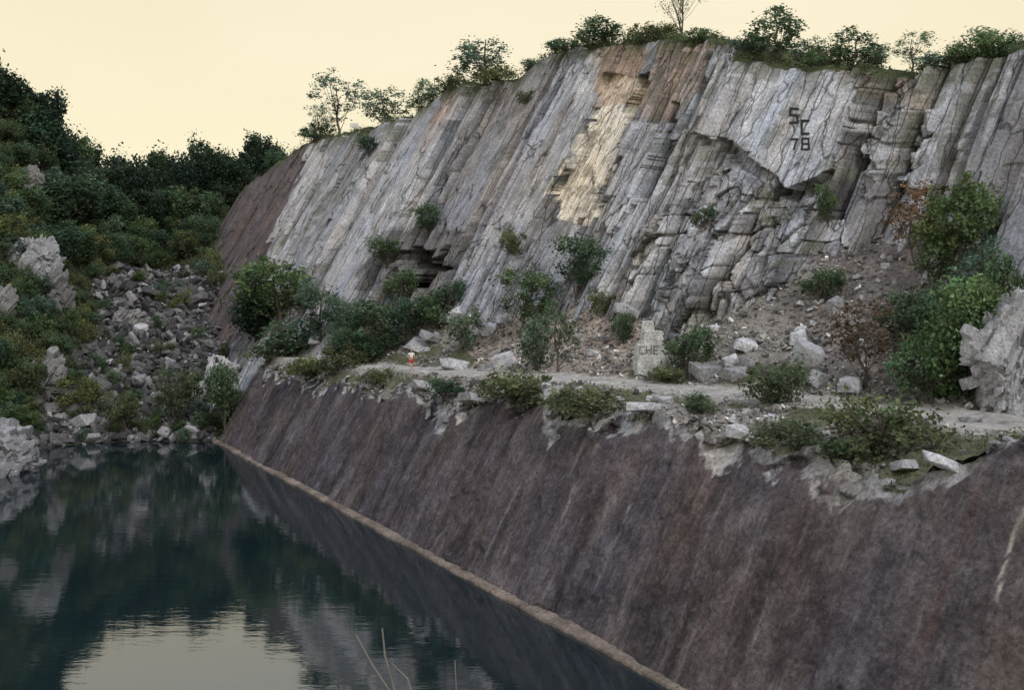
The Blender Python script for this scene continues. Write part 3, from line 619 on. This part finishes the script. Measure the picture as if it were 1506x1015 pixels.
def rub(n,poly,wr,group,label,dark=.3,fl=(.25,.7)):
    xs=[p[0] for p in poly]; ys=[p[1] for p in poly]; c_=0
    while c_<n:
        x=random.uniform(min(xs),max(xs)); y=random.uniform(min(ys),max(ys))
        if not inpoly(np.array([float(x)]),np.array([float(y)]),poly)[0]: continue
        w=random.uniform(*wr)*random.choice([.5,.6,.8,1.1]); boulder(x,y,w,w*random.uniform(*fl),label,group,random.random()<dark); c_+=1
rub(95,[(150,405),(230,400),(330,440),(330,560),(300,645),(60,650),(60,590),(110,545),(160,490)],(14,42),'boulders of the far scree','angular slab like boulder on the scree at the far end of the water',.66,(.2,.45))
rub(20,[(70,610),(320,620),(320,652),(70,658)],(10,28),'boulders of the far scree','angular slab like boulder on the scree at the far end of the water',.7)
rub(34,[(1030,490),(1240,430),(1210,560),(1030,560)],(8,24),'rubble blocks below the lettered crag','angular grey block in the rubble at the foot of the crag',.5)
rub(18,[(1240,400),(1320,390),(1340,480),(1230,540),(1200,500)],(8,20),'rubble blocks below the lettered crag','angular grey block in the rubble at the foot of the crag',.5)
rub(20,[(600,490),(700,470),(930,480),(900,550),(620,540)],(6,18),'rubble blocks on the middle slope','small angular block on the tan rubble slope',.4)
rub(48,[(380,538),(600,560),(660,590),(830,600),(940,590),(1090,642),(1090,622),(930,574),(640,565),(500,545)],(7,20),'rocks along the top edge of the dark wall','pale broken rock on the rim of the dark wall',.3)
rub(30,[(1090,647),(1250,682),(1380,697),(1500,650),(1500,642),(1380,672),(1200,650),(1100,630)],(8,22),'rocks along the top edge of the dark wall','pale broken rock on the rim of the dark wall',.4)
def scree(name,n,picker,size,c,label,bright=.15):
    T_=[]
    for h_ in hulls[:4]:
        bm=bmesh.new(); bm.from_mesh(h_); bmesh.ops.triangulate(bm,faces=bm.faces[:]); bm.verts.ensure_lookup_table(); T_.append((np.array([v.co[:] for v in bm.verts]),np.array([[v.index for v in f.verts] for f in bm.faces]))); bm.free()
    VV=[];FF=[];CC=[];o=0
    for i in range(n):
        p=picker()
        v,f=T_[random.randrange(4)]; s_=size*random.choice([.5,.6,.8,1,1.4])*random.uniform(.7,1.3)
        R=np.array(Matrix.Rotation(random.uniform(0,6),3,Vector((random.gauss(0,1),random.gauss(0,1),random.gauss(0,1))).normalized()))
        VV.append((v*np.array([1,.8,.35])*s_)@R.T+np.array(p)+[0,0,s_*.15]); FF.append(f+o); o+=len(v); b_=random.uniform(.3,1.3) if random.random()>bright else random.uniform(1.8,3.0); CC.append(np.tile(np.array(c)*b_,(len(v),1)))
    link(name,mesh_np(name,np.concatenate(VV),np.concatenate(FF),np.concatenate(CC)),M_scree,kind='stuff',label=label,category='rubble')
hs=np.argwhere(sc&(H[...,2]>.1)&(HY<160))
def pk():
    a=hs[random.randrange(len(hs))]; p=H[a[0],a[1]]; return p+np.array([random.gauss(0,.3),random.gauss(0,.3),0])
scree('hillside_scree',4300,pk,1.2,(.11,.107,.112),'loose broken stones of the scree at the far end of the water',.2)
shp=np.argwhere((offp>.5)&(gm<.6)&(SH[...,1]>25)&(QQ<np.maximum(qb-qp,3)[:,None]+2))
def pk2():
    a=shp[random.randrange(len(shp))]; return SH[a[0],a[1]]+np.array([random.gauss(0,.1),random.gauss(0,.1),0])
scree('shelf_rubble',14000,pk2,.28,(.31,.295,.285),'small loose stones spread over the shelf and talus',.05)
# ---------------- outcrops ----------------
def cellhash(p,cx,cy,cz,seed):
    a=np.floor(p[:,0]/cx+seed*.37); b_=np.floor(p[:,1]/cy+.5*hsh(a,a*0,seed)+seed*.11); c_=np.floor(p[:,2]/cz+hsh(a,b_,seed+1))
    return hsh(a*131+b_,c_,seed+2)
def outmesh(seed,sx,sy,sz,cell,tilt=.55,smat=None):
    bm=bmesh.new(); bmesh.ops.create_icosphere(bm,subdivisions=6,radius=1); me=bpy.data.meshes.new('rock_outcrop'); bm.to_mesh(me); bm.free()
    n=len(me.vertices); p=np.empty(n*3,dtype=np.float32); me.vertices.foreach_get('co',p); p=p.reshape(-1,3).astype(float)
    nz=fbm(p[:,0]*1.5+seed,p[:,1]*1.5+p[:,2]*1.1,seed,3); p*=(.75+.6*nz)[:,None]
    q=p*np.array([sx,sy,sz])/2; ca,sa=math.cos(tilt),math.sin(tilt)
    r_=np.stack([q[:,0]*ca-q[:,2]*sa,q[:,1],q[:,0]*sa+q[:,2]*ca],1)+40
    h1=cellhash(r_,cell*1.0,cell*2.2,cell*3.2,seed); h3=cellhash(r_,cell*.42,cell*1.0,cell*1.3,seed+5)
    fct=.66+.5*h1+.24*h3; q*=fct[:,None]
    me.vertices.foreach_set('co',q.astype(np.float32).ravel()); me.update(); me.materials.append(smat or M_paleo); return me
def outcrop(x,rb,w,h,seed,label,depth=.8,cell=.9,mat=None,tilt=.55):
    p=hit(x,rb) 
    if p is None: return None
    s_=p.y/F; me=outmesh(seed,w*s_,w*s_*depth,h*s_*1.25,cell,tilt,mat)
    o=bpy.data.objects.new('rock_outcrop',me); C.objects.link(o); o.location=(p.x,p.y,p.z+h*s_*.33); o['label']=label;o['category']='rock outcrop'; return o
outcrop(1490,592,130,155,301,'pale jagged rock outcrop by the path at the right edge',cell=.8)
outcrop(50,410,56,60,302,'pale tilted outcrop standing out of the upper left slope',mat=M_paleo)
outcrop(85,455,40,50,303,'grey outcrop below the pale tilted one on the left slope',mat=M_paleo2)
outcrop(8,470,30,50,304,'broken rock at the left edge below the pale tilted outcrop',mat=M_paleo2)
outcrop(45,300,30,50,305,'brown grey crag high on the left slope',mat=M_paleo2)
outcrop(325,572,44,50,306,'pale cracked rock at the far end of the dark wall')
outcrop(70,560,40,40,307,'dark ribbed rock low on the left slope',mat=M_paleo2)
outcrop(190,480,50,26,308,'ribbed slab rock in the middle of the scree',mat=M_paleo2)
me=outmesh(310,4.6,9,6.0,1.1,.5); o=bpy.data.objects.new('rock_outcrop',me); C.objects.link(o); D=97; o.location=((2-CX)/F*D,D,.9); o['label']='pale shore rock sticking into the water at the left edge'; o['category']='rock outcrop'
# ---------------- lettered pillar ----------------
p=hit(955,545)
pil=empty('rock_pillar',p,'pale squared rock pillar with faded letters painted on it, by the path','rock pillar')
s_=p.y/F
def blockpart(name,w,d,h,z,dx,seed,parent,tz=0):
    bm=bmesh.new(); bmesh.ops.create_cube(bm,size=1); r=random.Random(seed)
    bmesh.ops.subdivide_edges(bm,edges=bm.edges[:],cuts=5,use_grid_fill=True)
    for v in bm.verts:
        ck=.88 if (abs(v.co.x)>.45)+(abs(v.co.y)>.45)+(abs(v.co.z)>.45)>=3 else (.96 if (abs(v.co.x)>.45)+(abs(v.co.z)>.45)>=2 else 1)
        v.co=Vector(((v.co.x*ck+r.uniform(-.05,.05))*w*(1-.16*(v.co.z+.5)),(v.co.y+r.uniform(-.03,.03))*d,(v.co.z*ck+r.uniform(-.05,.05))*h))
    me=bpy.data.meshes.new(name); bm.to_mesh(me); bm.free(); me.materials.append(M_pale3)
    o=bpy.data.objects.new(name,me); C.objects.link(o); o.parent=parent; o.location=(dx,0,z+h/2); o.rotation_euler=(0,0,tz); return o
pb=blockpart('lower_block',42*s_,1.6,46*s_,-.3,0,1,pil,.12); blockpart('middle_block',31*s_,1.3,22*s_,44*s_-.35,.15,2,pil,.1); blockpart('top_block',19*s_,1.0,17*s_,63*s_-.35,-.1,3,pil,-.15)
# ---------------- painted marks ----------------
bpy.context.view_layer.update(); dg=bpy.context.evaluated_depsgraph_get()
GL={'S':[[(1,.97),(.05,1),(0,.56),(.95,.5),(1,.03),(0,0)]],'C':[[(1,1),(0,1),(0,0),(1,0)]],
'7':[[(0,1),(1,1),(.7,.6),(.4,0)]],'8':[[(.08,.5),(.08,1),(.92,1),(.92,.5),(.08,.5),(0,0),(1,0),(.92,.5)]],
'H':[[(0,0),(0,1)],[(1,0),(1,1)],[(0,.5),(1,.5)]],'E':[[(1,1),(0,1),(0,0),(1,0)],[(0,.5),(.8,.5)]]}
def letters(name,items,width,parent,label,mat):
    VV=[];FF=[];si_=0
    for ch,x0,y0,w,h,sl in items:
        for st in GL[ch]:
            pts=[(x0+u*w+sl*v_,y0-v_*h) for u,v_ in st]
            for a,b_ in zip(pts[:-1],pts[1:]):
                L_=math.hypot(b_[0]-a[0],b_[1]-a[1]); dx,dy=(b_[0]-a[0])/L_,(b_[1]-a[1])/L_; nx,ny=-dy*width/2,dx*width/2; e=width*.45; si_+=1
                n_=max(2,int(L_)); o=len(VV); nn=0
                for q in range(n_+1):
                    u=-e+(L_+2*e)*q/n_; cx_,cy_=a[0]+dx*u,a[1]+dy*u
                    L=hit(cx_+nx,cy_+ny); R=hit(cx_-nx,cy_-ny)
                    if L is None or R is None: continue
                    for g in (L,R): VV.append(g+(Vector((0,0,CZ))-g).normalized()*(.07+.004*(si_%7)))
                    nn+=1
                for k in range(nn-1): FF.append([o+2*k,o+2*k+1,o+2*k+3,o+2*k+2])
    o=link(name,mesh_np(name,np.array([v[:] for v in VV]),FF),mat,None); o['label']=label
    o.parent=parent; bpy.context.view_layer.update(); o.matrix_parent_inverse=parent.matrix_world.inverted(); return o
letters('painted_lettering',[('S',1162,180,11,21,0),('C',1179,196,10,19,0)],3.4,cliff,'black painted letters S and C',M_black)
letters('painted_lettering',[('7',1164,219,9,15,0),('8',1179,219,11,16,0)],2.7,cliff,'black painted number 78 below the letters',M_black)
letters('painted_lettering',[('C',941,520,7,11,0),('H',951,520,7,11,0),('E',962,520,6,11,0)],1.6,pil,'faded painted letters CHE',M_grey)
p,k=crestpt(515,.6); sg=empty('sign_board',p,'small white board on a post on the left crest between the trees','sign')
def box(name,dx,dy,dz,loc,mat,parent):
    bm=bmesh.new(); bmesh.ops.create_cube(bm,size=1); bmesh.ops.scale(bm,vec=(dx,dy,dz),verts=bm.verts[:]); bmesh.ops.bevel(bm,geom=bm.edges[:],offset=min(dx,dy,dz)*.15,segments=1,affect='EDGES')
    me=bpy.data.meshes.new(name); bm.to_mesh(me); bm.free(); me.materials.append(mat); o=bpy.data.objects.new(name,me); C.objects.link(o); o.parent=parent; o.location=loc; return o
box('board',1.2,.08,.6,(0,-.09,1.0),M_wpaint,sg); box('post',.1,.1,1.6,(0,.04,.3),M_bark,sg)
# ---------------- person ----------------
def skin(name,verts,edges,mat,parent,sub=1):
    me=bpy.data.meshes.new(name); me.from_pydata([v[:3] for v in verts],edges,[]); me.materials.append(mat)
    o=bpy.data.objects.new(name,me); C.objects.link(o)
    md=o.modifiers.new('skin','SKIN'); 
    for i,v in enumerate(verts):
        sv=me.skin_vertices[0].data[i]; sv.radius=(v[3],v[3] if len(v)<5 else v[4]); sv.use_root=(i==0)
    md.use_smooth_shade=True; s2=o.modifiers.new('sub','SUBSURF'); s2.levels=sub; s2.render_levels=sub; o.parent=parent; return o
pp=hit(605,545); per=empty('person',pp,'person in a white top and red shorts standing on the path','person'); per.rotation_euler=(0,0,.25); per.scale=(1.05,1.05,1.05)
V_=[(0,0,.95,.14,.11),(0,0,1.12,.13,.1),(0,0,1.32,.15,.11),(0,0,1.48,.055),(0,-.01,1.56,.07),(0,-.015,1.65,.09,.1),(0,0,1.74,.06),(0,-.12,1.62,.015)]; E_=[(0,1),(1,2),(2,3),(3,4),(4,5),(5,6),(5,7)]
for sd in (-1,1):
    o=len(V_); hand=np.array([.2*sd,-.24,1.0+.08*sd])
    V_+= [(.17*sd,0,1.41,.055),(.27*sd,.04,1.16,.042),(.21*sd,-.16,1.03+.05*sd,.028),(*hand,.032,.018)]; E_+=[(2,o),(o,o+1),(o+1,o+2),(o+2,o+3)]
    for f_ in range(4):
        q=len(V_); fx=(f_-1.5)*.02; V_+=[(hand[0]+fx,hand[1]-.05,hand[2]-.005,.009),(hand[0]+fx,hand[1]-.08-.008*(f_ in(1,2)),hand[2]-.035,.008)]; E_+=[(o+3,q),(q,q+1)]
    q=len(V_); V_.append((hand[0]-.05*sd,hand[1]-.02,hand[2],.01)); E_.append((o+3,q))
    q=len(V_); fy=-.16 if sd<0 else .06
    V_+=[(.1*sd,0,.88,.085),(.12*sd,fy*.6-.03,.5,.058),(.12*sd,fy,.09,.038),(.13*sd,fy-.13,.04,.035)]; E_+=[(0,q),(q,q+1),(q+1,q+2),(q+2,q+3)]
body=skin('body',V_,E_,M_skin,per,2)
skin('shirt',[(0,0,1.0,.165,.135),(0,0,1.14,.16,.13),(0,0,1.34,.175,.135),(0,0,1.45,.08),(-.18,0,1.40,.075),(-.25,.03,1.24,.062),(.18,0,1.40,.075),(.25,.03,1.24,.062)],[(0,1),(1,2),(2,3),(2,4),(4,5),(2,6),(6,7)],M_white,per)
skin('shorts',[(0,0,.97,.165,.135),(-.1,-.01,.86,.11),(-.12,-.08,.62,.09),(.1,0,.86,.11),(.12,.01,.62,.09)],[(0,1),(1,2),(0,3),(3,4)],M_red,per)
skin('hair',[(0,.035,1.70,.095),(0,.05,1.62,.075)],[(0,1)],M_hair,per)
# ---------------- foreground bare twigs ----------------
tb=down(-1.2,9.6); tb=tb if tb else Vector((-1.2,9.6,10))
tg=empty('bare_sapling',tb,'bare thin twigs rising into view at the bottom edge','twigs')
def tw3(pxs,D): return [at(a,b,D)-np.array(tb[:]) for a,b in pxs]
b0=np.array([0,0,-.2])
for nm,pts,r_ in (('trunk',[b0]+tw3([(590,1150),(580,1015),(566,965),(562,925)],9.6),.014),('branch',tw3([(590,1150),(575,1020),(545,975),(524,935)],9.6),.012),('branch',tw3([(595,1120),(610,1040),(600,1000),(575,975)],9.5),.009),('branch',tw3([(620,1180),(668,1060),(671,1015),(669,972)],9.7),.009)):
    v_,f_=tube(pts,[r_*(1-.5*i/len(pts)) for i in range(len(pts))],5); link(nm,mesh_np(nm,v_,f_,smooth=True),M_palebark,tg)
# ---------------- light ----------------
w=bpy.data.worlds.new('World'); scene.world=w; w.use_nodes=True; nt=w.node_tree; bg=nt.nodes['Background']
sun_el=math.radians(42); sun_az=math.radians(150)
sky=N(nt,'ShaderNodeTexSky',sky_type='NISHITA'); sky.sun_disc=False; sky.sun_elevation=sun_el; sky.sun_rotation=sun_az
tcn=N(nt,'ShaderNodeTexCoord'); sx=N(nt,'ShaderNodeSeparateXYZ'); nt.links.new(tcn.outputs['Generated'],sx.inputs[0])
cn=noise(nt,tcn.outputs['Generated'],2.2,4,.5,(1,1,3.0))
gr=ramp(nt,sx.outputs['Z'],[(0,(1.0,.92,.68)),(.12,(1.0,.90,.60)),(.27,(1.0,.89,.64)),(.42,(.85,.88,.88)),(1,(.66,.74,.88))])
gr=mul(nt,gr,ramp(nt,cn,[(.35,(.97,.97,.96)),(.65,(1.02,1.02,1.05))]))
sm=mul(nt,sky.outputs[0],(.1,.1,.1,1)); mx=mul(nt,gr,sm,.05,'MIX')
nt.links.new(mx,bg.inputs[0]); bg.inputs[1].default_value=1.0
sl=bpy.data.lights.new('sun','SUN'); sl.energy=1.5; sl.angle=math.radians(10); sl.color=(1,.96,.9)
so=bpy.data.objects.new('sun',sl); C.objects.link(so)
dirv=Vector((math.sin(sun_az)*math.cos(sun_el),math.cos(sun_az)*math.cos(sun_el),math.sin(sun_el))); so.rotation_euler=dirv.to_track_quat('Z','Y').to_euler()
scene.view_settings.view_transform='Standard'; scene.view_settings.look='None'; scene.view_settings.exposure=0
cd=bpy.data.cameras.new('camera'); cam=bpy.data.objects.new('camera',cd); C.objects.link(cam); cam.location=(0,0,CZ); cam.rotation_euler=(math.radians(90),0,0)
cd.sensor_width=36; cd.lens=36*F/1506; cd.shift_y=-(507.5-HR)/1506; cd.clip_end=2000; cd.clip_start=.1; scene.camera=cam
